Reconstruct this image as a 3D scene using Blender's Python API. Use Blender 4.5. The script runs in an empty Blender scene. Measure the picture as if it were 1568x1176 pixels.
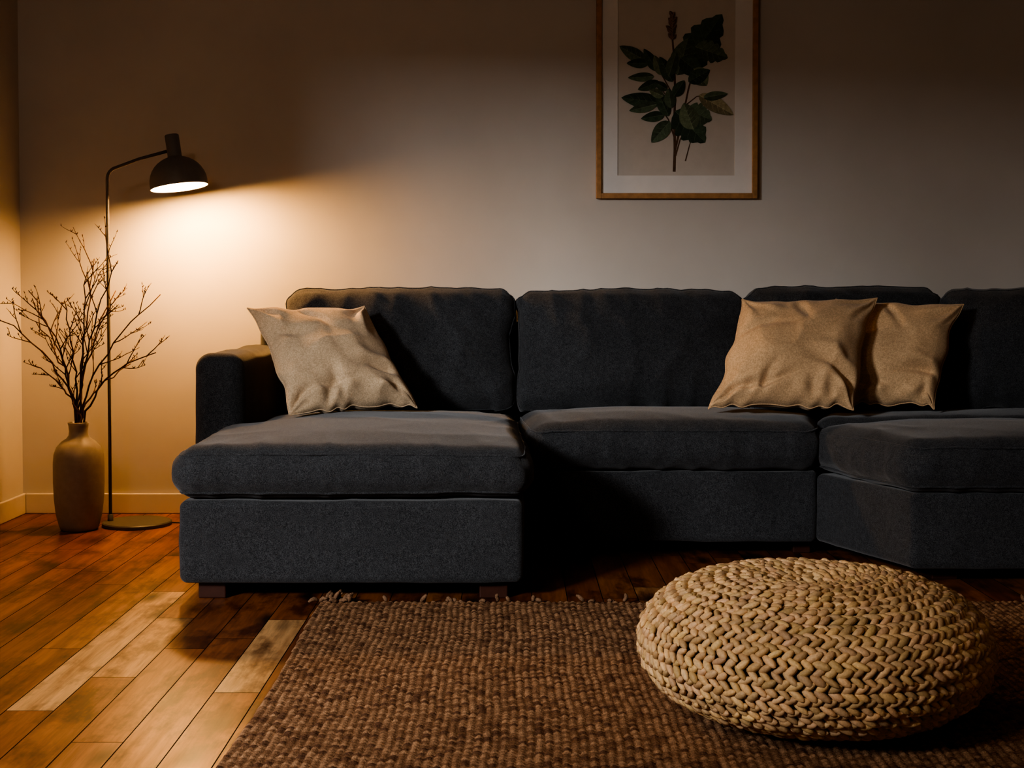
import bpy, math, random
import numpy as np
from mathutils import Vector, noise, Matrix
random.seed(7)
D=bpy.data
col=bpy.context.scene.collection

# ---------------------------------------------------------------- helpers
def link(o,parent=None):
    col.objects.link(o)
    if parent: o.parent=parent
    return o
def empty(name,loc=(0,0,0)):
    e=D.objects.new(name,None); e.empty_display_size=.1; e.location=(0,0,0); return link(e)
class MB:
    def __init__(s): s.v=[];s.f=[];s.c=[];s.m=[]
    def add(s,vs,fs,c=(1,1,1),m=0):
        o=len(s.v); s.v+= [tuple(map(float,p)) for p in vs]; s.f+=[tuple(i+o for i in f) for f in fs]
        s.c+=[tuple(c)]*len(vs); s.m+=[m]*len(fs)
    def box(s,a,b,c=(1,1,1),m=0):
        x0,y0,z0=a;x1,y1,z1=b
        s.add([(x0,y0,z0),(x1,y0,z0),(x1,y1,z0),(x0,y1,z0),(x0,y0,z1),(x1,y0,z1),(x1,y1,z1),(x0,y1,z1)],
          [(0,3,2,1),(4,5,6,7),(0,1,5,4),(1,2,6,5),(2,3,7,6),(3,0,4,7)],c,m)
    def tube(s,pts,rad,seg=8,c=(1,1,1),m=0,closed=False):
        P=[Vector(p) for p in pts]; n=len(P)
        if not hasattr(rad,'__len__'): rad=[rad]*n
        vs=[];fs=[]; ref=None
        for i in range(n):
            if closed: t=(P[(i+1)%n]-P[i-1])
            else: t=P[min(i+1,n-1)]-P[max(i-1,0)]
            t.normalize()
            if ref is None: ref=t.orthogonal().normalized()
            ref=(ref-t*ref.dot(t)); 
            if ref.length<1e-6: ref=t.orthogonal()
            ref.normalize(); b=t.cross(ref)
            for k in range(seg):
                a=2*math.pi*k/seg
                vs.append(P[i]+(ref*math.cos(a)+b*math.sin(a))*rad[i])
        for i in range(n if closed else n-1):
            j=(i+1)%n
            for k in range(seg):
                k2=(k+1)%seg
                fs.append((i*seg+k,i*seg+k2,j*seg+k2,j*seg+k))
        if not closed:
            fs.append(tuple(range(seg-1,-1,-1))); fs.append(tuple((n-1)*seg+k for k in range(seg)))
        s.add(vs,fs,c,m)
    def lathe(s,prof,seg=48,mat=Matrix(),c=(1,1,1),m=0):
        vs=[];fs=[];n=len(prof)
        for r,z in prof:
            for k in range(seg):
                a=2*math.pi*k/seg; vs.append(mat@Vector((r*math.cos(a),r*math.sin(a),z)))
        for i in range(n-1):
            for k in range(seg):
                k2=(k+1)%seg; fs.append((i*seg+k,i*seg+k2,(i+1)*seg+k2,(i+1)*seg+k))
        s.add(vs,fs,c,m)
    def build(s,name,mats,parent=None,smooth=False,bevel=0):
        me=D.meshes.new(name); me.from_pydata(s.v,[],s.f)
        ca=me.color_attributes.new('Col','FLOAT_COLOR','POINT')
        arr=np.ones((len(s.v),4),dtype=np.float32); arr[:,:3]=np.array(s.c,dtype=np.float32)
        ca.data.foreach_set('color',arr.ravel())
        if not isinstance(mats,(list,tuple)): mats=[mats]
        for m in mats: me.materials.append(m)
        me.polygons.foreach_set('material_index',s.m)
        me.polygons.foreach_set('use_smooth',[smooth]*len(s.f))
        me.update()
        o=D.objects.new(name,me); link(o,parent)
        if bevel:
            b=o.modifiers.new('bev','BEVEL'); b.width=bevel; b.segments=3; b.limit_method='ANGLE'
        return o

class NT:
    def __init__(s,name):
        s.mat=D.materials.new(name); s.mat.use_nodes=True; s.t=s.mat.node_tree; s.n=s.t.nodes; s.l=s.t.links
        s.b=s.n['Principled BSDF']
    def node(s,typ,**kw):
        n=s.n.new(typ)
        for k,v in kw.items():
            if k in n.bl_rna.properties: setattr(n,k,v)
        return n
    def coord(s,scale=(1,1,1),out='Object'):
        t=s.node('ShaderNodeTexCoord'); m=s.node('ShaderNodeMapping'); m.inputs['Scale'].default_value=scale
        s.l.new(t.outputs[out],m.inputs[0]); return m.outputs[0]
    def noise(s,vec,scale,detail=4,rough=.6):
        n=s.node('ShaderNodeTexNoise'); n.inputs['Scale'].default_value=scale; n.inputs['Detail'].default_value=detail
        n.inputs['Roughness'].default_value=rough; s.l.new(vec,n.inputs['Vector']); return n.outputs['Fac']
    def ramp(s,fac,stops):
        r=s.node('ShaderNodeValToRGB'); e=r.color_ramp.elements
        while len(e)<len(stops): e.new(.5)
        for i,(p,c) in enumerate(stops):
            e[i].position=p; e[i].color=(c[0],c[1],c[2],1) if hasattr(c,'__len__') else (c,c,c,1)
        s.l.new(fac,r.inputs[0]); return r.outputs[0]
    def mix(s,a,b,fac,mode='MIX'):
        m=s.node('ShaderNodeMix'); m.data_type='RGBA'; m.blend_type=mode
        for sock,v in ((m.inputs[0],fac),(m.inputs[6],a),(m.inputs[7],b)):
            if hasattr(v,'is_linked'): s.l.new(v,sock)
            elif hasattr(v,'__len__'): sock.default_value=(v[0],v[1],v[2],1)
            else: sock.default_value=v
        return m.outputs[2]
    def bump(s,h,strength,dist=.01,prev=None):
        b=s.node('ShaderNodeBump'); b.inputs['Strength'].default_value=strength; b.inputs['Distance'].default_value=dist
        s.l.new(h,b.inputs['Height'])
        if prev: s.l.new(prev,b.inputs['Normal'])
        return b.outputs[0]
    def attr(s,name='Col'):
        a=s.node('ShaderNodeAttribute'); a.attribute_name=name; return a.outputs['Color']
    def out(s,color=None,rough=None,normal=None,spec=None,metal=None,sheen=None):
        b=s.b
        def put(k,v):
            if v is None: return
            if hasattr(v,'is_linked'): s.l.new(v,b.inputs[k])
            elif hasattr(v,'__len__'): b.inputs[k].default_value=(v[0],v[1],v[2],1)
            else: b.inputs[k].default_value=v
        put('Base Color',color);put('Roughness',rough);put('Specular IOR Level',spec);put('Metallic',metal)
        put('Sheen Weight',sheen)
        if normal: s.l.new(normal,b.inputs['Normal'])
        return s.mat

# ---------------------------------------------------------------- materials
def m_plain(name,c,rough=.6,spec=.3,metal=0,ns=30,amt=.12,bump=.05):
    t=NT(name); v=t.coord(); n=t.noise(v,ns)
    lo=[x*(1-amt) for x in c]; hi=[min(1,x*(1+amt)) for x in c]
    return t.out(t.ramp(n,[(.3,lo),(.7,hi)]),rough,t.bump(n,bump,.002),spec,metal)
def m_wall():
    t=NT('wall_paint'); v=t.coord()
    n1=t.noise(v,1.3,4,.6); n2=t.noise(v,90,3,.6)
    c=t.ramp(n1,[(.3,(.53,.495,.45)),(.7,(.60,.565,.52))])
    b=t.bump(n2,.12,.002); b=t.bump(n1,.1,.02,b)
    return t.out(c,.85,b,.15)
def m_fabric(name,lo,hi,fine=420,bstr=.35,sheen=.15,mid=.2):
    t=NT(name); v=t.coord()
    n=t.noise(v,fine,3,.8); n2=t.noise(v,70,4,.7); n3=t.noise(v,5,3,.5)
    wv=t.node('ShaderNodeTexWave'); wv.inputs['Scale'].default_value=110; wv.inputs['Distortion'].default_value=3; wv.inputs['Detail Scale'].default_value=4
    t.l.new(v,wv.inputs['Vector'])
    w2=t.node('ShaderNodeMath',operation='MULTIPLY_ADD'); w2.inputs[1].default_value=mid; t.l.new(n2,w2.inputs[0]); t.l.new(n,w2.inputs[2])
    c=t.ramp(w2.outputs[0],[(.42+mid*.4,lo),(.62+mid*.6,hi)])
    c=t.mix(c,t.ramp(n3,[(.3,.8),(.7,1.0)]),1.0,'MULTIPLY')
    b=t.bump(n,bstr,.0015); b=t.bump(wv.outputs['Fac'],.12,.001,b); b=t.bump(n2,.15,.002,b)
    return t.out(c,.95,b,.08,0,sheen)
def m_floor():
    t=NT('wood_floor_boards'); a=t.attr(); sep=t.node('ShaderNodeSeparateColor'); t.l.new(a,sep.inputs[0])
    tc=t.node('ShaderNodeTexCoord'); 
    off=t.node('ShaderNodeVectorMath',operation='MULTIPLY_ADD')
    t.l.new(a,off.inputs[0]); off.inputs[1].default_value=(0,37,11); t.l.new(tc.outputs['Object'],off.inputs[2])
    mp=t.node('ShaderNodeMapping'); mp.inputs['Scale'].default_value=(1,.07,1); t.l.new(off.outputs[0],mp.inputs[0])
    g1=t.noise(mp.outputs[0],26,6,.65); g2=t.noise(mp.outputs[0],140,3,.6)
    mp2=t.node('ShaderNodeMapping'); mp2.inputs['Scale'].default_value=(1,.45,1); t.l.new(off.outputs[0],mp2.inputs[0])
    blot=t.noise(mp2.outputs[0],9,5,.65)
    vo=t.node('ShaderNodeTexVoronoi'); vo.inputs['Scale'].default_value=6.5; t.l.new(mp2.outputs[0],vo.inputs['Vector'])
    knot=t.ramp(vo.outputs['Distance'],[(.06,0.06),(.14,.4),(.26,1.0)])
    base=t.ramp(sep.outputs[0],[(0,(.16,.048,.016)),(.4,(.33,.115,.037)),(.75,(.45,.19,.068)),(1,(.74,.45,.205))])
    c=t.mix(base,t.ramp(g1,[(.3,(.38,.28,.22)),(.6,(1,1,1))]),.85,'MULTIPLY')
    c=t.mix(c,t.ramp(blot,[(.38,(.25,.18,.14)),(.52,(1,1,1))]),.85,'MULTIPLY')
    c=t.mix(c,knot,.9,'MULTIPLY')
    c=t.mix(c,t.ramp(g2,[(.35,.72),(.6,1.0)]),.7,'MULTIPLY')
    r=t.ramp(g1,[(.2,.44),(.8,.31)])
    return t.out(c,r,t.bump(g1,.12,.003),.4)
def m_attr(name,base,rough=.8,fine=300,bstr=.4,spec=.15,amt=.35):
    t=NT(name); v=t.coord(); n=t.noise(v,fine,3,.7)
    c=t.mix(t.attr(),base,1.0,'MULTIPLY')
    c=t.mix(c,t.ramp(n,[(.3,1-amt),(.7,1.0)]),1.0,'MULTIPLY')
    return t.out(c,rough,t.bump(n,bstr,.002),spec)
M_wall=m_wall()
M_ceil=m_plain('ceiling_paint',(.6,.57,.53),.9,.1)
M_base=m_plain('baseboard_paint',(.62,.56,.48),.5,.3,ns=8,amt=.04)
M_sofa=m_fabric('charcoal_sofa_fabric',(.021,.022,.024),(.095,.098,.104),sheen=.2)
M_pillow=m_fabric('beige_linen',(.54,.36,.205),(.80,.56,.335),fine=230,bstr=.6,mid=.3)
M_pillow2=m_fabric('grey_beige_linen',(.52,.385,.25),(.77,.59,.40),fine=230,bstr=.6,mid=.3)
M_leg=m_plain('dark_wood_leg',(.06,.022,.014),.45)
M_metal=m_plain('lamp_dark_metal',(.10,.095,.092),.45,.5,.1,ns=60)
M_shade=m_plain('lamp_shade_grey_enamel',(.17,.165,.16),.5,.5,0,ns=60,amt=.05)
M_shin=m_plain('shade_inner_white',(.85,.8,.7),.5)
M_vase=m_plain('stoneware',(.29,.255,.225),.5,.35,ns=45,amt=.08,bump=.08)
M_twig=m_plain('twig_bark',(.085,.045,.03),.8,.1,ns=90,amt=.3)
M_floor=m_floor()
M_rug=m_attr('jute_rug_weave',(1,1,1),.95,260,.8,.05,.6)
M_pouf=m_attr('seagrass_braid',(1,1,1),.55,160,.5,.3,.3)
M_art=m_attr('print_ink',(1,1,1),.6,60,.05,.2,.45)
M_frame=m_plain('oak_frame',(.42,.23,.10),.45,.3,ns=40,amt=.2)
M_mat=m_plain('passepartout',(.76,.74,.71),.8,.1,ns=20,amt=.02)
M_paper=m_plain('print_paper',(.60,.55,.49),.8,.1,ns=20,amt=.03)
M_gap=m_plain('subfloor_dark',(.02,.01,.006),.9,.1)

# ---------------------------------------------------------------- room
XL,XR,YB,YF,ZC=-1.98,3.2,5.4,-1.6,2.65
b=MB(); b.box((XL-.15,YB,0),(XR+.15,YB+.15,ZC)); b.build('wall_back',M_wall)
b=MB(); b.box((XR,YF,0),(XR+.15,YB,ZC)); b.build('wall_right',M_wall)
b=MB(); b.box((XL-.15,YF-.15,0),(XR+.15,YF,ZC)); b.build('wall_front',M_wall)
WY0,WY1,WZ0,WZ1=.40,2.15,.85,2.0
b=MB()
b.box((XL-.15,YF,0),(XL,WY0,ZC)); b.box((XL-.15,WY1,0),(XL,YB,ZC))
b.box((XL-.15,WY0,0),(XL,WY1,WZ0)); b.box((XL-.15,WY0,WZ1),(XL,WY1,ZC)); b.build('wall_left',M_wall)
b=MB(); b.box((XL-.15,YF-.15,ZC),(XR+.15,YB+.15,ZC+.1)); b.build('ceiling',M_ceil)
b=MB(); w=.05
b.box((XL-.1,WY0,WZ0),(XL-.05,WY0+w,WZ1)); b.box((XL-.1,WY1-w,WZ0),(XL-.05,WY1,WZ1))
b.box((XL-.1,WY0+w,WZ0),(XL-.05,WY1-w,WZ0+w)); b.box((XL-.1,WY0+w,WZ1-w),(XL-.05,WY1-w,WZ1))
ym=(WY0+WY1)/2; b.box((XL-.1,ym-.02,WZ0+w),(XL-.05,ym+.02,WZ1-w))
b.build('window_1',M_base)
def base_prof(name,a,bb): 
    m=MB(); m.box(a,bb); m.build(name,M_base,bevel=.004)
base_prof('baseboard_back',(XL+.014,YB-.014,0),(XR,YB,.082))
base_prof('baseboard_left',(XL,YF,0),(XL+.014,YB,.082))

# floor: boards
b=MB()
b.add([(XL,YF,-.004),(XR,YF,-.004),(XR,YB,-.004),(XL,YB,-.004)],[(0,1,2,3)],(0,0,0),1)
b.box((XL-.15,YF-.15,-.08),(XR+.15,YB+.15,-.03),(0,0,0),1)
pw=.1025; x=-.967-pw*10; g=.0012
rr=random.Random(11)
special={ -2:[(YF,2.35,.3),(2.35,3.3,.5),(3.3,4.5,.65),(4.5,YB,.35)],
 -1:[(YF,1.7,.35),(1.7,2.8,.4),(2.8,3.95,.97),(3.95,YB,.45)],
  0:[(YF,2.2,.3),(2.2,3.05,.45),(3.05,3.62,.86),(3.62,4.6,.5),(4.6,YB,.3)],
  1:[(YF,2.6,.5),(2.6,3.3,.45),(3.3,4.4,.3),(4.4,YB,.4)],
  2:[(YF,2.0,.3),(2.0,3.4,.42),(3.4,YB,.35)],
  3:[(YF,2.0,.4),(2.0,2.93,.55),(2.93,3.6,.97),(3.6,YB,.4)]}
k=-10
while x<XR:
    x0=max(x,XL);x1=min(x+pw,XR)
    if x1>x0:
        segs=special.get(k)
        if not segs:
            segs=[];y=YF-rr.random()*1.
            while y<YB:
                L=rr.uniform(.7,1.9); t=rr.choice([.15,.3,.4,.5,.6,.35,.8])
                segs.append((max(y,YF),min(y+L,YB),t)); y+=L
        for (ya,yb,t) in segs:
            if yb-ya<.02: continue
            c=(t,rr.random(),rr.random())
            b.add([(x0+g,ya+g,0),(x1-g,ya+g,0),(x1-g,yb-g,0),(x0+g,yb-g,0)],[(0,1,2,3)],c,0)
    x+=pw;k+=1
b.build('floor',[M_floor,M_gap])

# ---------------------------------------------------------------- soft box
def axis(h,r,step,nr=5):
    a=[h-r+r*math.tan(math.pi/4*i/nr) for i in range(nr+1)]
    n=max(2,int(round(2*(h-r)/step)))
    mid=[-(h-r)+2*(h-r)*i/n for i in range(1,n)]
    return [-q for q in reversed(a)]+mid+a
def softbox(name,dims,r,warp,mat,parent,step=.025,piping=None,pr=.0035,nfun=None):
    hx,hy,hz=[d/2 for d in dims]
    A=[axis(hx,r,step),axis(hy,r,step),axis(hz,r,step)]
    H=(hx,hy,hz); n=[len(q) for q in A]
    idx={};P=[];N=[]
    def vid(i,j,k):
        key=(i,j,k)
        if key in idx: return idx[key]
        p=(A[0][i],A[1][j],A[2][k])
        q=[max(-(H[a]-r),min(H[a]-r,p[a])) for a in range(3)]
        d=Vector([p[a]-q[a] for a in range(3)]); d.normalize()
        P.append(Vector(q)+d*r);N.append(d); idx[key]=len(P)-1; return idx[key]
    F=[]
    for fa in range(3):
        u,v=(fa+1)%3,(fa+2)%3
        for side in (0,n[fa]-1):
            for i in range(n[u]-1):
                for j in range(n[v]-1):
                    def mk(ii,jj):
                        t=[0,0,0];t[fa]=side;t[u]=ii;t[v]=jj;return vid(*t)
                    q=[mk(i,j),mk(i+1,j),mk(i+1,j+1),mk(i,j+1)]
                    if side==0:q.reverse()
                    F.append(q)
    m=MB(); m.add([warp(p,nn,H) for p,nn in zip(P,N)],F)
    if piping is not None:
        for pz in piping:
            ax,val=pz; o=[a for a in range(3) if a!=ax]; h1,h2=H[o[0]],H[o[1]]
            dz=max(0,abs(val)-(H[ax]-r)); rr_=math.sqrt(max(0,r*r-dz*dz)); sh=r-rr_
            pts=[]
            def edge(p0,p1,nn,cnt):
                for i in range(cnt):
                    t=i/cnt; pts.append(((p0[0]*(1-t)+p1[0]*t,p0[1]*(1-t)+p1[1]*t),nn))
            a1,a2=h1-r,h2-r; e=rr_
            def arc(cx,cy,t0):
                for i in range(6):
                    t=t0+math.pi/2*i/6; pts.append(((cx+e*math.cos(t),cy+e*math.sin(t)),(math.cos(t),math.sin(t))))
            c1=max(4,int(2*a1/step)); c2=max(4,int(2*a2/step))
            arc(a1,a2,0); edge((a1,a2+e),(-a1,a2+e),(0,1),c1)
            arc(-a1,a2,math.pi/2); edge((-a1-e,a2),(-a1-e,-a2),(-1,0),c2)
            arc(-a1,-a2,math.pi); edge((-a1,-a2-e),(a1,-a2-e),(0,-1),c1)
            arc(a1,-a2,1.5*math.pi); edge((a1+e,-a2),(a1+e,a2),(1,0),c2)
            W=[]
            for (pa,pb),(na,nb) in pts:
                p=[0,0,0];p[ax]=val;p[o[0]]=pa;p[o[1]]=pb
                nn=[0,0,0];nn[o[0]]=na*rr_/r;nn[o[1]]=nb*rr_/r;nn[ax]=(1 if val>0 else -1)*dz/r
                W.append(warp(Vector(p),Vector(nn).normalized(),H))
            m.tube(W,pr,6,closed=True)
    return m.build(name,mat,parent,smooth=True)
def nz(x,y,z): return noise.noise(Vector((x,y,z)))
def ridge(x,y,z,p=3): return max(0,1-2.2*abs(nz(x,y,z)))**p
def ss(a,b,x):
    t=max(0,min(1,(x-a)/(b-a))); return t*t*(3-2*t)

def seat_warp(quad,z0,z1,seed=0,crown=.02,amp=1.0,post=None):
    FL,FR,BR,BL=[Vector(q) for q in quad]
    def w(p,n,H):
        u=p.x/H[0];v=p.y/H[1];s=(u+1)/2;t=(v+1)/2
        zz=p.z/H[2]
        u_=abs(u);v_=abs(v)
        xy=(FL*(1-s)+FR*s)*(1-t)+(BL*(1-s)+BR*s)*t
        z=(z0+z1)/2+(z1-z0)/2*zz
        if p.z>0: z+=crown*(1-u_**3)*(1-v_**3)
        z-=.010*ss(.85,1,u_)*ss(.85,1,v_)*(1 if p.z>0 else 0)
        o=Vector((xy.x,xy.y,z))
        side=1-abs(n.z)
        bul=.020*(1-zz*zz)*side
        o+=n*bul
        X,Y,Z=o
        d=.007*nz(X*3+seed,Y*3,Z*3)
        if side>.5: d+=.006*ridge(X*11+seed,Y*11,Z*3,2)*amp-.004*ridge(X*7+seed+5,Y*7,Z*7)*amp
        else:
            edge=max(u_,v_)
            d+=amp*(.003*ridge(X*3+seed+3,Y*4,0,2)+.005*ridge(X*9+seed,Y*3+3,0,2)*ss(.5,.95,edge))
        o+=n*d
        if post:o=post(o)
        return o
    return w
sofa=empty('sectional_sofa')
def chaise_post(o):
    t=ss(4.33,4.45,o.y)
    if t>0:
        lx=-.97+.09*t
        s=(o.x-.045)/(-.97-.045)
        o.x=.045+s*(lx-.045)
    return o
softbox('chaise_cushion',(1.0,1.15,.16),.055,seat_warp([(-.962,3.808),(.042,3.808),(.01,4.98),(-.962,4.98)],.295,.441,1,.038,1,chaise_post),M_sofa,sofa,.014,piping=[(2,.055),(2,-.055)])
softbox('middle_cushion',(1.0,.5,.16),.055,seat_warp([(.062,4.44),(1.008,4.44),(1.16,5.0),(.025,5.0)],.295,.445,4,.035),M_sofa,sofa,.014,piping=[(2,.055)])
softbox('corner_cushion',(1.1,.4,.16),.045,seat_warp([(1.04,4.56),(2.35,4.72),(2.35,5.0),(1.17,5.0)],.295,.45,6,.02),M_sofa,sofa,.02)
softbox('return_cushion',(1.3,.6,.16),.055,seat_warp([(1.195,4.00),(2.55,3.94),(2.55,4.70),(1.01,4.55)],.285,.441,9,.034),M_sofa,sofa,.015,piping=[(2,.055),(2,-.055)])
def base_warp(quad,z0,z1,seed=0):
    FL,FR,BR,BL=[Vector(q) for q in quad]
    def w(p,n,H):
        s=(p.x/H[0]+1)/2;t=(p.y/H[1]+1)/2
        xy=(FL*(1-s)+FR*s)*(1-t)+(BL*(1-s)+BR*s)*t
        o=Vector((xy.x,xy.y,(z0+z1)/2+(z1-z0)/2*p.z/H[2]))
        return o+n*(.005*nz(o.x*4+seed,o.y*4,o.z*5)+.003*ridge(o.x*4+seed,o.y*4,o.z*7,2))
    return w
softbox('chaise_base',(1.0,1.4,.24),.022,base_warp([(-.955,3.815),(.033,3.815),(.033,5.15),(-.955,5.15)],.052,.288,1),M_sofa,sofa,.02)
softbox('middle_base',(1.1,.7,.24),.02,base_warp([(.04,4.47),(1.02,4.47),(1.2,5.15),(.04,5.15)],.052,.288,3),M_sofa,sofa,.03)
softbox('return_base',(1.3,.9,.24),.022,base_warp([(1.21,4.03),(2.5,3.97),(2.5,5.15),(1.02,4.49)],.052,.28,5),M_sofa,sofa,.025)
def arm_warp(p,n,H):
    o=Vector((-.979+p.x,4.875+p.y,.365+p.z))
    if n.z>0.1 or p.z>.2: o.z+=.008*(1-(p.x/H[0])**2)
    return o+n*(.005*nz(o.x*5,o.y*5,o.z*5+9)+.003*ridge(o.x*7,o.y*5,o.z*5+4,2))
softbox('sofa_arm',(.165,.85,.63),.05,arm_warp,M_sofa,sofa,.02)
def frame_warp(cx,cy,cz,rot=0):
    R=Matrix.Rotation(rot,3,'Z')
    def w(p,n,H):
        return R@Vector(p)+Vector((cx,cy,cz))+(R@n)*.003*nz(p.x*5,p.y*5,p.z*5)
    return w
softbox('back_frame',(3.55,.16,.72),.03,frame_warp(.80,5.24,.42),M_sofa,sofa,.06)
softbox('return_back_frame',(.16,1.3,.70),.03,frame_warp(2.62,4.6,.41),M_sofa,sofa,.06)
def back_warp(x0,x1,yf,zb,zt,lean,seed,rot=0,pivot=None,th=.2):
    R=Matrix.Rotation(-lean,3,'X'); RZ=Matrix.Rotation(rot,3,'Z')
    cx=(x0+x1)/2; hw=(x1-x0)/2; hh=(zt-zb)/2
    def w(p,n,H):
        u=p.x/H[0];v=p.z/H[2]
        q=Vector((u*hw,p.y,v*hh))
        b=(1-abs(u)**3)*(1-abs(v)**3)
        q.y+= (.075*b)*(-1 if p.y<0 else .3)
        q.z+= .007*(1-abs(u)**3)*(1 if v>0 else 0)
        q.x*= 1-.018*(1-v*v)
        c=ss(.86,1,abs(u))*ss(.75,1,v); q.z-=.012*c; q.x-=.008*c*(1 if u>0 else -1)
        X,Z=q.x+seed*3,q.z
        d=.009*nz(X*3.5,seed,Z*3.5)
        d+=.012*ridge(X*8,seed,Z*2.0,2)*ss(.0,.9,abs(v)) + .012*ridge(X*4+Z*2,seed+4,Z*4-X,3) - .010*ridge(X*4+Z*5,seed+8,Z*4,3)
        q+=n*d*(1 if n.z<.5 else .5)
        q=R@(q+Vector((0,0,hh)))
        q=RZ@q
        return q+Vector((cx,yf+th/2,zb))
    return w
L=math.radians(7)
softbox('back_cushion_1',(.86,.2,.44),.055,back_warp(-.850,.010,4.935,.445,.90,L,1),M_sofa,sofa,.013,piping=[(1,-.07)],pr=.003)
softbox('back_cushion_2',(.86,.2,.44),.055,back_warp(.016,.87,4.935,.445,.895,L,2),M_sofa,sofa,.013,piping=[(1,-.07)],pr=.003)
softbox('back_cushion_3',(.75,.2,.44),.055,back_warp(.876,1.60,4.95,.445,.905,L,3),M_sofa,sofa,.016,piping=[(1,-.07)],pr=.003)
softbox('back_cushion_4',(.8,.2,.44),.07,back_warp(1.575,2.42,4.80,.45,.90,L*.7,4,rot=math.radians(-20)),M_sofa,sofa,.016,piping=[(1,-.07)],pr=.003)
lb=MB()
for (x0,x1,y0) in ((-.91,-.83,3.86),(-.095,-.012,3.86),(.96,1.02,4.55),(1.3,1.38,4.12),(2.3,2.38,4.1),(-.91,-.83,5.0)):
    lb.box((x0,y0,0),(x1,y0+.08,.062))
lb.build('sofa_legs',M_leg,sofa,bevel=.004)

# ---------------------------------------------------------------- pillows
def pillow(name,TL,TR,BR,BL,t,mat,seed,n=84,A=1.0):
    TL,TR,BR,BL=map(Vector,(TL,TR,BR,BL))
    N=(TR-TL).cross(BL-TL).normalized()
    if N.y>0:N=-N
    vs=[];fs=[];idx={}
    def P(u,v,side):
        # ears at the corners, fuller flanks
        uu=u*(1-.06*(1-v**4)); vv=v*(1-.055*(1-u**4))
        s=(uu+1)/2;r=(vv+1)/2
        p=(BL*(1-s)+BR*s)*(1-r)+(TL*(1-s)+TR*s)*r
        prof=max(0,(1-u*u)*(1-v*v))
        th=t*(prof**.5)*(1.14-.26*v)
        f=0
        e=1-max(abs(u),abs(v))
        m=min(1,e*5)
        f+=.014*nz(u*1.4+seed,v*1.4,side*2)*m
        f-=.028*math.exp(-((v+.25+.35*u+.08*math.sin(u*4+seed))/.085)**2)*ss(0,.7,u)*m
        f+=.014*math.exp(-((v+.05+.35*u+.08*math.sin(u*4+seed))/.10)**2)*ss(0,.7,u)*m
        f-=.020*math.exp(-((v-.50-.3*u+.08*math.sin(u*5+seed*2))/.08)**2)*ss(.1,-.8,u)*m
        f-=.024*math.exp(-((u+.15-.25*v+.06*math.sin(v*5+seed))/.09)**2)*ss(-.2,-.7,v)*m
        f-=.020*math.exp(-((u-.30+.5*v+.05*math.sin(v*6+seed))/.08)**2)*ss(.2,.8,v)*m
        f-=.020*math.exp(-((v+.62-.22*u+.05*math.sin(u*6+seed))/.07)**2)*ss(.3,-.3,u)*m
        f+=.010*ridge(u*.9+v*.7+seed,v*.9-u*.5,seed*1.7,2)*m
        for (cu,cv) in ((1,1),(1,-1),(-1,-1),(-1,1)):
            du,dv=u-cu,v-cv; rad=math.hypot(du,dv); a=math.atan2(dv,du)
            f+=.024*math.sin(a*8+seed*3+cu+rad)*max(0,1-rad/.85)*m*(.7+1.2*nz(a*2+seed,rad,cv))
        f+=.010*math.sin(u*17+2*math.sin(u*5+seed))*ss(-.5,-.95,v)*m
        q=p+N*side*(th+A*f*(1 if side>0 else .3))
        q+=Vector((0,0,1))*.014*nz(u*2.5,v*2.5,seed)+Vector((1,0,0))*.014*nz(u*2.5,v*2.5,seed+5)
        q+=Vector((0,0,1))*.005*math.sin(u*17+2*math.sin(u*5+seed))*ss(-.7,-1,v)
        return q
    for side in (1,-1):
        for i in range(n+1):
            for j in range(n+1):
                border=i in(0,n) or j in (0,n)
                key=(i,j,0 if border else side)
                if key not in idx:
                    u=-math.cos(math.pi*i/n)*.5+(-1+2*i/n)*.5; v=-math.cos(math.pi*j/n)*.5+(-1+2*j/n)*.5
                    idx[key]=len(vs); vs.append(P(u,v,side))
    for side in (1,-1):
        for i in range(n):
            for j in range(n):
                q=[]
                for a,b_ in ((i,j),(i+1,j),(i+1,j+1),(i,j+1)):
                    border=a in(0,n) or b_ in (0,n); q.append(idx[(a,b_,0 if border else side)])
                if side<0:q.reverse()
                fs.append(q)
    m=MB(); m.add(vs,fs)
    loop=[vs[idx[(i,0,0)]] for i in range(n)]+[vs[idx[(n,j,0)]] for j in range(n)]+[vs[idx[(i,n,0)]] for i in range(n,0,-1)]+[vs[idx[(0,j,0)]] for j in range(n,0,-1)]
    m.tube(loop,.0024,6,closed=True)
    return m.build(name,mat,smooth=True)
pillow('throw_pillow',(-.93,4.69,.832),(-.530,4.82,.848),(-.325,4.62,.494),(-.735,4.45,.486),.080,M_pillow2,1.3,A=.9)
pillow('throw_pillow',(.822,4.78,.862),(1.300,4.78,.872),(1.172,4.54,.494),(.672,4.56,.496),.094,M_pillow,4.1)
pillow('throw_pillow',(1.19,4.91,.872),(1.625,4.81,.852),(1.48,4.67,.490),(1.10,4.75,.488),.072,M_pillow,7.7,A=.9)

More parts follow.
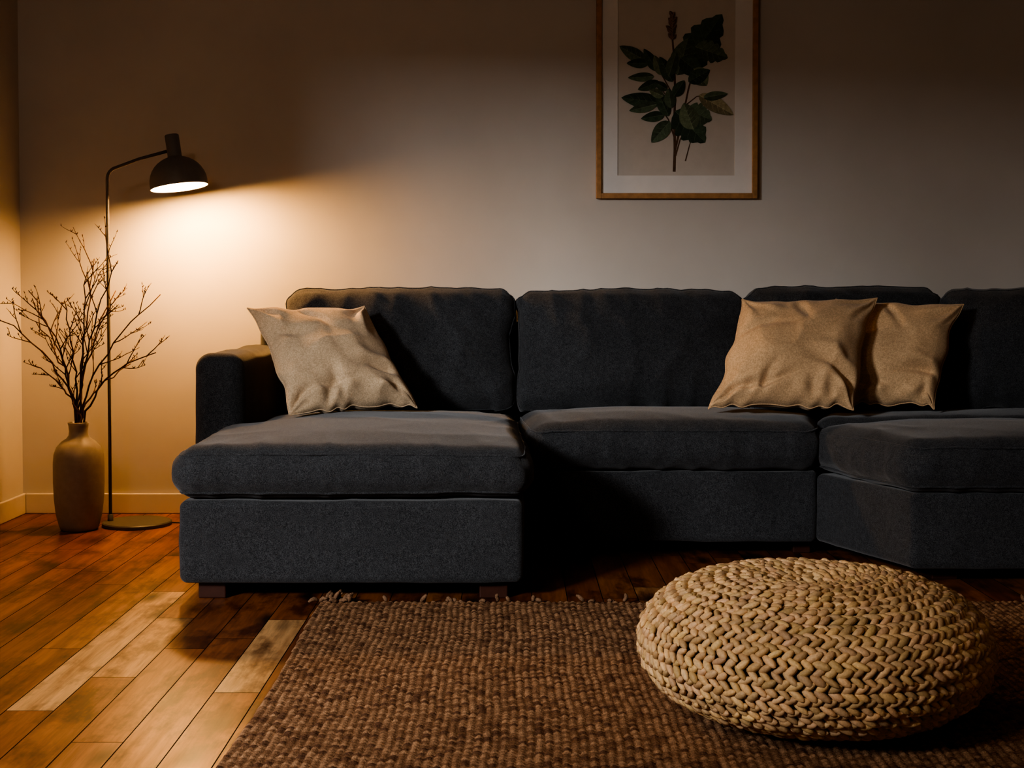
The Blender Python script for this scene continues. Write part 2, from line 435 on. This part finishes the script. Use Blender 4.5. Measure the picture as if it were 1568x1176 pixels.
# ---------------------------------------------------------------- floor lamp
lamp=empty('floor_lamp')
LY=5.12
b=MB(); b.lathe([(0,0),(.128,0),(.13,.003),(.13,.012),(.126,.016),(0,.017)],64,Matrix.Translation((-1.44,LY,0))); b.build('lamp_base',M_metal,lamp,smooth=False)
pts=[(-1.5425,LY,.012),(-1.5425,LY,.5),(-1.5425,LY,1.0),(-1.5425,LY,1.325)]
for i in range(1,9):
    a=math.radians(77)*i/8; pts.append((-1.5425+.045*(1-math.cos(a)),LY,1.325+.045*math.sin(a)))
pts+=[(-1.42,LY,1.401),(-1.315,LY,1.43)]
b=MB(); b.tube(pts,.0062,12); b.lathe([(.011,.015),(.011,.04),(.0062,.042)],16,Matrix.Translation((-1.5425,LY,0))); b.build('lamp_pole',M_metal,lamp,smooth=True)
SM=Matrix.Translation((-1.268,LY,1.293))@Matrix.Rotation(math.radians(-8.5),4,'Y')@Matrix.Rotation(math.radians(-2),4,'X')
outer=[(.108,0)]+[(.108*math.cos(a),.02+.1*math.sin(a)) for a in [math.radians(q) for q in (0,10,20,30,40,50,60,68,75)]]+[(.0265,.121),(.0265,.2),(.024,.203),(0,.203)]
inner=[(.108,0),(.1055,0),(.1055,.02)]+[(.1055*math.cos(a),.02+.096*math.sin(a)) for a in [math.radians(q) for q in (10,20,30,40,50,60,70,80,90)]]
b=MB(); b.lathe(outer,64,SM,m=0); b.lathe(inner,64,SM,m=1); b.build('lamp_shade',[M_shade,M_shin],lamp,smooth=True)
bt=NT('bulb_glow'); bt.b.inputs['Emission Color'].default_value=(1,.62,.28,1); bt.b.inputs['Emission Strength'].default_value=12
M_bulb=bt.out((1,.9,.7),.4)
b=MB(); b.lathe([(0.0,.062),(.02,.066),(.028,.078),(.024,.09),(.014,.1),(.014,.114),(0,.114)],24,SM); b.build('bulb',M_bulb,lamp,smooth=True)
b=MB(); b.tube([(-1.32,5.13,.008),(-1.28,5.15,.004),(-1.25,5.12,.004),(-1.22,5.18,.004),(-1.16,5.3,.004),(-1.1,5.37,.004)],.0035,6); b.build('lamp_cord',M_metal,lamp,smooth=True)
pl=D.lights.new('lamp_bulb_light','POINT'); pl.energy=54; pl.color=(1,.53,.19); pl.shadow_soft_size=.04
o=D.objects.new('lamp_bulb_light',pl); o.location=SM@Vector((0,0,.030)); link(o,lamp)

# ---------------------------------------------------------------- vase
VX,VY=-1.63,5.02
prof=[(0,.0),(.062,.0),(.068,.004),(.074,.02),(.084,.06),(.0905,.12),(.093,.18),(.093,.25),(.090,.285),(.080,.313),(.062,.333),(.044,.345),(.036,.356),(.034,.372),(.036,.392),(.039,.403),(.036,.405),(.031,.400),(.029,.37),(.032,.35),(.06,.325),(.083,.28),(.085,.18),(.07,.03),(0,.02)]
b=MB(); b.lathe(prof,64,Matrix.Translation((VX,VY,0))); b.build('ceramic_vase',M_vase,smooth=True)
rb=random.Random(5)
b=MB()
def twig(p,d,L,r,depth):
    n=6; pts=[p];d=d.normalized();q=p.copy()
    for i in range(n):
        d=(d+Vector((rb.uniform(-.16,.16),rb.uniform(-.14,.14),rb.uniform(-.08,.16)))).normalized()
        q=q+d*L/n
        q.x=max(q.x,XL+.03); q.y=min(q.y,YB-.03); pts.append(q.copy())
    b.tube(pts,[r*(1-.65*i/n) for i in range(n+1)],5)
    if depth>0:
        for k in range(rb.choice([1,2,2])):
            i=rb.randint(2,n-1); s=rb.choice([-1,1])
            dd=(pts[i+1]-pts[i]).normalized(); ang=rb.uniform(.35,.7)*s
            dx=Vector((dd.x*math.cos(ang)-dd.z*math.sin(ang),dd.y+rb.uniform(-.5,.5),dd.x*math.sin(ang)+dd.z*math.cos(ang)))
            twig(pts[i],dx,L*rb.uniform(.3,.5),r*.65,depth-1)
    for k in range(3):
        i=rb.randint(2,n); e=pts[i]; b.tube([e,e+Vector((rb.uniform(-.006,.006),0,.008))],[r*1.2,.0008],4)
tips=[(-1.925,.82,-.1),(-1.83,.90,.05),(-1.755,.87,-.12),(-1.82,.78,.1),(-1.58,1.02,.05),(-1.46,1.01,-.05),(-1.33,.885,.05),(-1.315,.67,-.08),(-1.52,.90,.12),(-1.66,.86,-.05),(-1.46,.62,.1),(-1.80,.62,.0),(-1.56,.96,-.1)]
for tx,tz,dy in tips:
    a=Vector((VX+rb.uniform(-.01,.01),VY+rb.uniform(-.01,.01),.08)); m=Vector((VX+rb.uniform(-.018,.018)+(tx-VX)*.03,VY+rb.uniform(-.018,.018),.41))
    e=Vector((tx,VY+dy,tz)); n=12;pts=[a,m]
    span=(e-m).length
    up=Vector((0,0,span*.35))
    for i in range(1,n+1):
        t=i/n
        c=m+up+ (e-m)*.15
        q=m*(1-t)**2+c*2*t*(1-t)+e*t*t
        if i<n: q+=Vector((rb.uniform(-1,1),rb.uniform(-1,1),rb.uniform(-1,1)))*.008
        pts.append(q)
    r0=.0046
    b.tube(pts,[r0*(1-.6*i/(n+1)) for i in range(n+2)],6)
    for i in range(5,n+1):
        if rb.random()<.6:
            dd=(pts[i+1 if i+1<len(pts) else i]-pts[i-1]).normalized(); s=1 if rb.random()<.5 else -1; ang=rb.uniform(.3,.65)*s
            dx=Vector((dd.x*math.cos(ang)-dd.z*math.sin(ang),dd.y+rb.uniform(-.4,.4),dd.x*math.sin(ang)+dd.z*math.cos(ang)))
            twig(pts[i],dx,span*rb.uniform(.16,.34),.0023,1)
b.build('dried_branches',M_twig,smooth=True)

# ---------------------------------------------------------------- framed print
pic=empty('framed_botanical_print')
fx0,fx1,fz0,fz1=.337,.982,1.27,2.17; fw=.021; y0,y1=YB-.032,YB-.002
b=MB()
b.box((fx0,y0,fz0),(fx0+fw,y1,fz1));b.box((fx1-fw,y0,fz0),(fx1,y1,fz1))
b.box((fx0+fw,y0,fz0),(fx1-fw,y1,fz0+fw));b.box((fx0+fw,y0,fz1-fw),(fx1-fw,y1,fz1))
b.build('frame',M_frame,pic,bevel=.002)
px0,px1,pz0,pz1=.423,.892,1.362,2.08
b=MB(); ym=YB-.018
b.box((fx0+fw,ym,fz0+fw),(px0,y1,fz1-fw));b.box((px1,ym,fz0+fw),(fx1-fw,y1,fz1-fw))
b.box((px0,ym,fz0+fw),(px1,y1,pz0));b.box((px0,ym,pz1),(px1,y1,fz1-fw)); b.build('passepartout',M_mat,pic)
b=MB(); b.box((px0,YB-.014,pz0),(px1,YB-.003,pz1)); b.build('print_paper',M_paper,pic)
art=MB(); layer=[0]
def W(u,v): return ((u-784)/380.,.87+(457-v)/380.)
def leaf(bu,bv,tu,tv,wd,c,split=False,bend=0):
    layer[0]+=1; y=YB-.0142-.00012*layer[0]
    bx,bz=W(bu,bv);tx,tz=W(tu,tv); L=math.hypot(tx-bx,tz-bz); dx,dz=(tx-bx)/L,(tz-bz)/L; nx,nz_=-dz,dx
    w=wd/380./2; n=16; vs=[];fs=[]
    for i in range(n+1):
        t=i/n; s=math.sin(math.pi*t**.8)**.75
        if split: s*=1-.22*(i%3==2)*(0.2<t<.95)
        bd=bend/380.*math.sin(math.pi*t)
        cx=bx+dx*L*t+nx*bd; cz=bz+dz*L*t+nz_*bd
        for k,sg in enumerate((1,0,-1)):
            vs.append((cx+nx*w*s*sg,y,cz+nz_*w*s*sg))
    for i in range(n):
        fs.append((i*3,i*3+1,i*3+4,i*3+3));
    art.add(vs,fs,[q*1.7 for q in c]); fs=[(i*3+1,i*3+2,i*3+5,i*3+4) for i in range(n)]
    art.add(vs,fs,c)
    y-=.00006; vein=[min(1,q*2.2+.05) for q in c]
    def line(ax,az,ex,ez,wv):
        l=math.hypot(ex-ax,ez-az)+1e-9; qx,qz=-(ez-az)/l*wv,(ex-ax)/l*wv
        art.add([(ax+qx,y,az+qz),(ax-qx,y,az-qz),(ex-qx*.3,y,ez-qz*.3),(ex+qx*.3,y,ez+qz*.3)],[(0,1,2,3)],vein)
    line(bx,bz,bx+dx*L*.95,bz+dz*L*.95,.0011)
    if wd>18:
        for t in (.2,.36,.52,.68):
            s=math.sin(math.pi*(t+.12)**.8)**.75*.8
            for sg in (1,-1):
                line(bx+dx*L*t,bz+dz*L*t,bx+dx*L*(t+.14)+nx*w*s*sg,bz+dz*L*(t+.14)+nz_*w*s*sg,.0007)
def stem(pts,w,c=(.17,.10,.06)):
    layer[0]+=1; y=YB-.0142-.00012*layer[0]
    q=[W(*p) for p in pts]
    vs=[];fs=[]
    for i,(x,z) in enumerate(q):
        a=q[max(0,i-1)];e=q[min(len(q)-1,i+1)];l=math.hypot(e[0]-a[0],e[1]-a[1]); nx,nz_=-(e[1]-a[1])/l,(e[0]-a[0])/l
        ww=w/380./2*(1-.5*i/(len(q)-1)); vs+=[(x+nx*ww,y,z+nz_*ww),(x-nx*ww,y,z-nz_*ww)]
    for i in range(len(q)-1): fs.append((i*2,i*2+1,i*2+3,i*2+2))
    art.add(vs,fs,c)
G1=(.055,.085,.052);G2=(.095,.13,.082);G3=(.145,.18,.11);G4=(.29,.26,.16)
stem([(1031,264),(1032,230),(1031,190),(1032,140),(1030,90),(1027,55),(1026,30)],4.5)
stem([(1032,232),(1042,190),(1052,140),(1060,110),(1075,80)],3.5)
stem([(1032,215),(1022,185),(1008,165),(985,150)],2.5)
stem([(1048,248),(1054,225),(1060,205)],2)
stem([(1033,240),(1040,215),(1052,195)],2.5)
stem([(1046,165),(1065,150),(1085,148)],2)
stem([(1030,150),(1012,118),(990,95),(965,82)],2)
stem([(1030,165),(1012,140),(985,125)],2)
for (a,b_,c,d,w,g,s) in [
 (1045,108,1103,26,58,G1,True),(1062,75,1112,92,34,G2,True),(1035,118,1052,62,36,G2,False),(1040,92,1072,118,30,G1,False),
 (1060,108,1080,134,28,G3,False),(1052,128,1085,110,22,G1,False),
 (1032,172,1078,220,50,G1,True),(1050,170,1088,186,36,G2,True),(1060,200,1045,160,30,G3,False),
 (1068,148,1121,178,24,G4,False),(1075,152,1112,146,14,G2,False),
 (988,97,947,74,20,G2,False),(992,100,958,100,15,G1,False),(1005,112,984,78,17,G1,False),(1012,118,1000,88,16,G3,False),
 (1000,120,960,122,14,G2,False),(1008,128,975,140,15,G1,False),(1028,128,1008,90,20,G1,False),(1022,120,1034,82,18,G2,False),
 (1010,160,950,152,24,G1,False),(1004,162,962,172,16,G2,False),(1016,178,980,184,16,G1,False),(1022,180,1004,140,20,G1,False),
 (1024,188,996,220,24,G2,False),(1014,150,992,140,14,G3,False),(1026,168,1022,138,18,G2,False),(1030,150,1046,126,18,G1,False),
 (1020,140,1000,128,13,G1,False)]:
    leaf(a,b_,c,d,w,g,s)
for i in range(26):
    t=i/26; u=1027+math.sin(i*2.4)*8*(1-abs(t-.4)); v=62-38*t
    leaf(1027,v+3,u+math.sin(i*1.7)*3,v-4,6,(.17,.11,.075))
art.build('botanical_artwork',M_art,pic)

# ---------------------------------------------------------------- rug
RX0,RX1,RY0,RY1=-.54,2.35,1.6,3.775
def grid_rug():
    st=.0041
    nx=int((RX1-RX0)/st); ny=int((RY1-RY0)/st)
    X=np.linspace(0,1,nx+1)*(RX1-RX0); Y=np.linspace(0,1,ny+1)*(RY1-RY0)
    XX,YY=np.meshgrid(X,Y,indexing='ij')
    px,py=.0172,.0145
    rng=np.random.RandomState(3)
    XW=XX+.003*np.sin(YY*9+1)+.0015*np.sin(YY*31)
    YW=YY+.003*np.sin(XX*11)+.002*np.sin(XX*27+2)
    jx=np.floor(XW/px).astype(int)
    YS=YW+ (jx%2)*py*.5
    jy=np.floor(YS/py).astype(int)
    jx=np.clip(jx,0,400);jy=np.clip(jy,0,400)
    hr=rng.rand(401,401)
    h=hr[jx,jy]
    z=.007+(.0042+.003*h)*(np.abs(np.sin(np.pi*XW/px))**.7)*(np.abs(np.sin(np.pi*YS/py))**.7)
    z+= .0012*np.sin(XX*6)*np.sin(YY*5)+.0006*(rng.rand(*z.shape)-.5)
    edge=np.minimum(np.minimum(XX,(RX1-RX0)-XX),np.minimum(YY,(RY1-RY0)-YY))
    z=np.where(edge<.001,.0015,z)
    ox=np.where(XX<.001,-.004*hr[jx,jy],0)
    wav=.006*np.sin(YY*5+1)*(XX<.3)*(1-XX/.3)
    wy=.008*np.sin(XX*4.3+.5)*np.clip(1-((RY1-RY0)-YY)/.3,0,1)
    V=np.stack([XX+RX0+ox+wav,YY+RY0+wy,z],-1).reshape(-1,3)
    a=(np.arange(nx)[:,None]*(ny+1)+np.arange(ny)[None,:]).ravel()
    F=np.stack([a,a+ny+1,a+ny+2,a+1],-1)
    h2=rng.rand(401,401)[jx,jy]
    base=np.array([.25,.132,.072]);alt=np.array([.47,.275,.155]);drk=np.array([.14,.072,.042])
    C=base[None,None]*(1-h[...,None])+alt[None,None]*h[...,None]
    C=np.where((h2<.15)[...,None],drk[None,None]*1.3,C)
    C=C.reshape(-1,3)
    me=D.meshes.new('area_rug'); me.vertices.add(len(V)); me.vertices.foreach_set('co',V.ravel())
    me.loops.add(F.size); me.loops.foreach_set('vertex_index',F.ravel())
    me.polygons.add(len(F)); me.polygons.foreach_set('loop_start',np.arange(len(F))*4); me.polygons.foreach_set('loop_total',np.full(len(F),4))
    me.polygons.foreach_set('use_smooth',np.ones(len(F),dtype=bool))
    me.update(calc_edges=True); me.validate()
    ca=me.color_attributes.new('Col','FLOAT_COLOR','POINT'); arr=np.ones((len(V),4),dtype=np.float32);arr[:,:3]=C; ca.data.foreach_set('color',arr.ravel())
    me.materials.append(M_rug); o=D.objects.new('area_rug',me); return link(o)
rug=grid_rug()
rf=random.Random(2); b=MB()
for i in range(60):
    if i<26: p=Vector((RX0+rf.uniform(-.01,.05)+(.03 if i>12 else 0),RY1+rf.uniform(-.012,.012),.012))
    else: p=Vector((RX0+rf.uniform(.05,2.6),RY1+.004,.010))
    pts=[p];L=rf.uniform(.012,.03) if i>=26 else rf.uniform(.02,.04)
    d=Vector((rf.uniform(-1,1),rf.uniform(-.2,.8),rf.uniform(.1,.9))).normalized()
    for k in range(4):
        d=(d+Vector((rf.uniform(-.6,.6),rf.uniform(-.6,.6),rf.uniform(-.6,.3)))).normalized(); q=pts[-1]+d*L/4; q.z=max(.004,q.z); pts.append(q)
    b.tube(pts,[.004,.006,.0065,.0055,.003],6,c=(.32,.19,.115))
b.build('rug_tassels',M_rug,rug,smooth=True)

# ---------------------------------------------------------------- pouf
def pouf():
    R,Hh=.356,.139; CX,CY,Z0=.625,2.765,.0165
    N=600; t=np.linspace(math.pi/2,-math.pi/2,N)
    r=R*np.abs(np.cos(t))**.62; z=Hh+Hh*np.sign(np.sin(t))*np.abs(np.sin(t))**.92
    z=z-.018*np.exp(-(r/.09)**2)*(t>0)
    s=np.concatenate([[0],np.cumsum(np.hypot(np.diff(r),np.diff(z)))])
    b=MB()
    inset=.010
    prof=[(max(0,float(r[i])-inset*math.cos(t[i])),float(z[i])-inset*math.sin(t[i])) for i in range(0,N,12)]+[(0.,inset)]
    b.lathe(prof[::-1],96,Matrix.Translation((CX,CY,Z0)),c=(.16,.10,.05))
    rng=np.random.RandomState(8)
    nu,nv=8,6; ev=[];ef=[]
    for i in range(nv+1):
        ph=math.pi*i/nv
        for k in range(nu):
            a=2*math.pi*k/nu; ev.append((math.cos(ph),math.sin(ph)*math.cos(a),math.sin(ph)*math.sin(a)))
    for i in range(nv):
        for k in range(nu):
            k2=(k+1)%nu; ef.append((i*nu+k,i*nu+k2,(i+1)*nu+k2,(i+1)*nu+k))
    ev=np.array(ev);ef=np.array(ef)
    V=[];F=[];C=[];off=0
    bw=.0275; ss_=.012
    while ss_<s[-1]-.12:
        for sub,sg in ((0,1),(1,-1)):
            sc=ss_+ (bw*.25 if sub==0 else bw*.75)
            i=np.searchsorted(s,sc); i=min(max(i,1),N-2)
            rr_,zz=r[i],z[i]; tr,tz=r[i+1]-r[i-1],z[i+1]-z[i-1]; l=math.hypot(tr,tz);tr/=l;tz/=l
            nr,nzz=-tz,tr
            if nr<0 and rr_>R*.8: nr,nzz=-nr,-nzz
            if rr_<=R*.8 and zz>Hh and nzz<0: nr,nzz=-nr,-nzz
            if rr_<=R*.8 and zz<Hh and nzz>0: nr,nzz=-nr,-nzz
            cnt=max(5,int(2*math.pi*rr_/.0235))
            ph0=ss_*40
            for k in range(cnt):
                th=2*math.pi*(k+.5*(sub))/cnt+ph0+rng.uniform(-.03,.03)/max(1,cnt/12)
                ca,sa=math.cos(th),math.sin(th)
                T=np.array([-sa,ca,0]);S=np.array([tr*ca,tr*sa,tz]);Nn=np.array([nr*ca,nr*sa,nzz])
                an=math.radians(33+rng.uniform(-11,11))*sg
                A=T*math.cos(an)+S*math.sin(an); B=np.cross(Nn,A)
                A=A+Nn*.25; A/=np.linalg.norm(A)
                La=.0178*rng.uniform(.85,1.15);Wb=.0078*rng.uniform(.82,1.18);Tn=.0078
                c0=np.array([CX+rr_*ca,CY+rr_*sa,Z0+zz])+Nn*rng.uniform(-.003,.0025)
                P=c0+ev[:,0:1]*La*A+ev[:,1:2]*Wb*B+ev[:,2:3]*Tn*Nn
                V.append(P);F.append(ef+off);off+=len(P)
                g=rng.uniform(.66,1.1); C.append(np.tile([.80*g,.54*g*rng.uniform(.95,1.03),.29*g*rng.uniform(.88,1.08)],(len(P),1)))
        ss_+=bw
    V=np.concatenate(V);F=np.concatenate(F);C=np.concatenate(C)
    V[:,2]=np.maximum(V[:,2],.0165)
    o=len(b.v); b.v+=V.tolist(); b.f+=(F+o).tolist(); b.c+=[tuple(c) for c in C]; b.m+=[0]*len(F)
    return b.build('woven_pouf',M_pouf,smooth=True)
pouf()

# ---------------------------------------------------------------- light
al=D.lights.new('window_daylight','AREA'); al.shape='RECTANGLE'; al.size=.8; al.size_y=.6; al.energy=300; al.color=(.95,.97,1)
o=D.objects.new('window_daylight',al); o.location=(-3.3,-.6,2.3); link(o)
d=Vector((.4,4.6,.8))-Vector(o.location); o.rotation_euler=d.to_track_quat('-Z','Y').to_euler()
cl=D.lights.new('warm_room_fill','POINT'); cl.energy=38; cl.color=(1,.80,.62); cl.shadow_soft_size=.2  # added warm fill behind the view, no fixture; lifts walls and front
o=D.objects.new('warm_room_fill',cl); o.location=(-1.3,.3,2.3); link(o)
w=D.worlds.new('dusk'); bpy.context.scene.world=w; w.use_nodes=True
w.node_tree.nodes['Background'].inputs[0].default_value=(.5,.6,.8,1); w.node_tree.nodes['Background'].inputs[1].default_value=.2

# ---------------------------------------------------------------- camera
cam=D.cameras.new('camera'); cam.lens=47.07; cam.sensor_width=36; cam.shift_y=-.0425; cam.clip_start=.05
o=D.objects.new('camera',cam); o.location=(0,0,.87); o.rotation_euler=(math.radians(90-1.8),0,0); link(o)
bpy.context.scene.camera=o
vs=bpy.context.scene.view_settings
vs.view_transform='AgX'
try: vs.look='AgX - High Contrast'
except Exception as e: print(e)
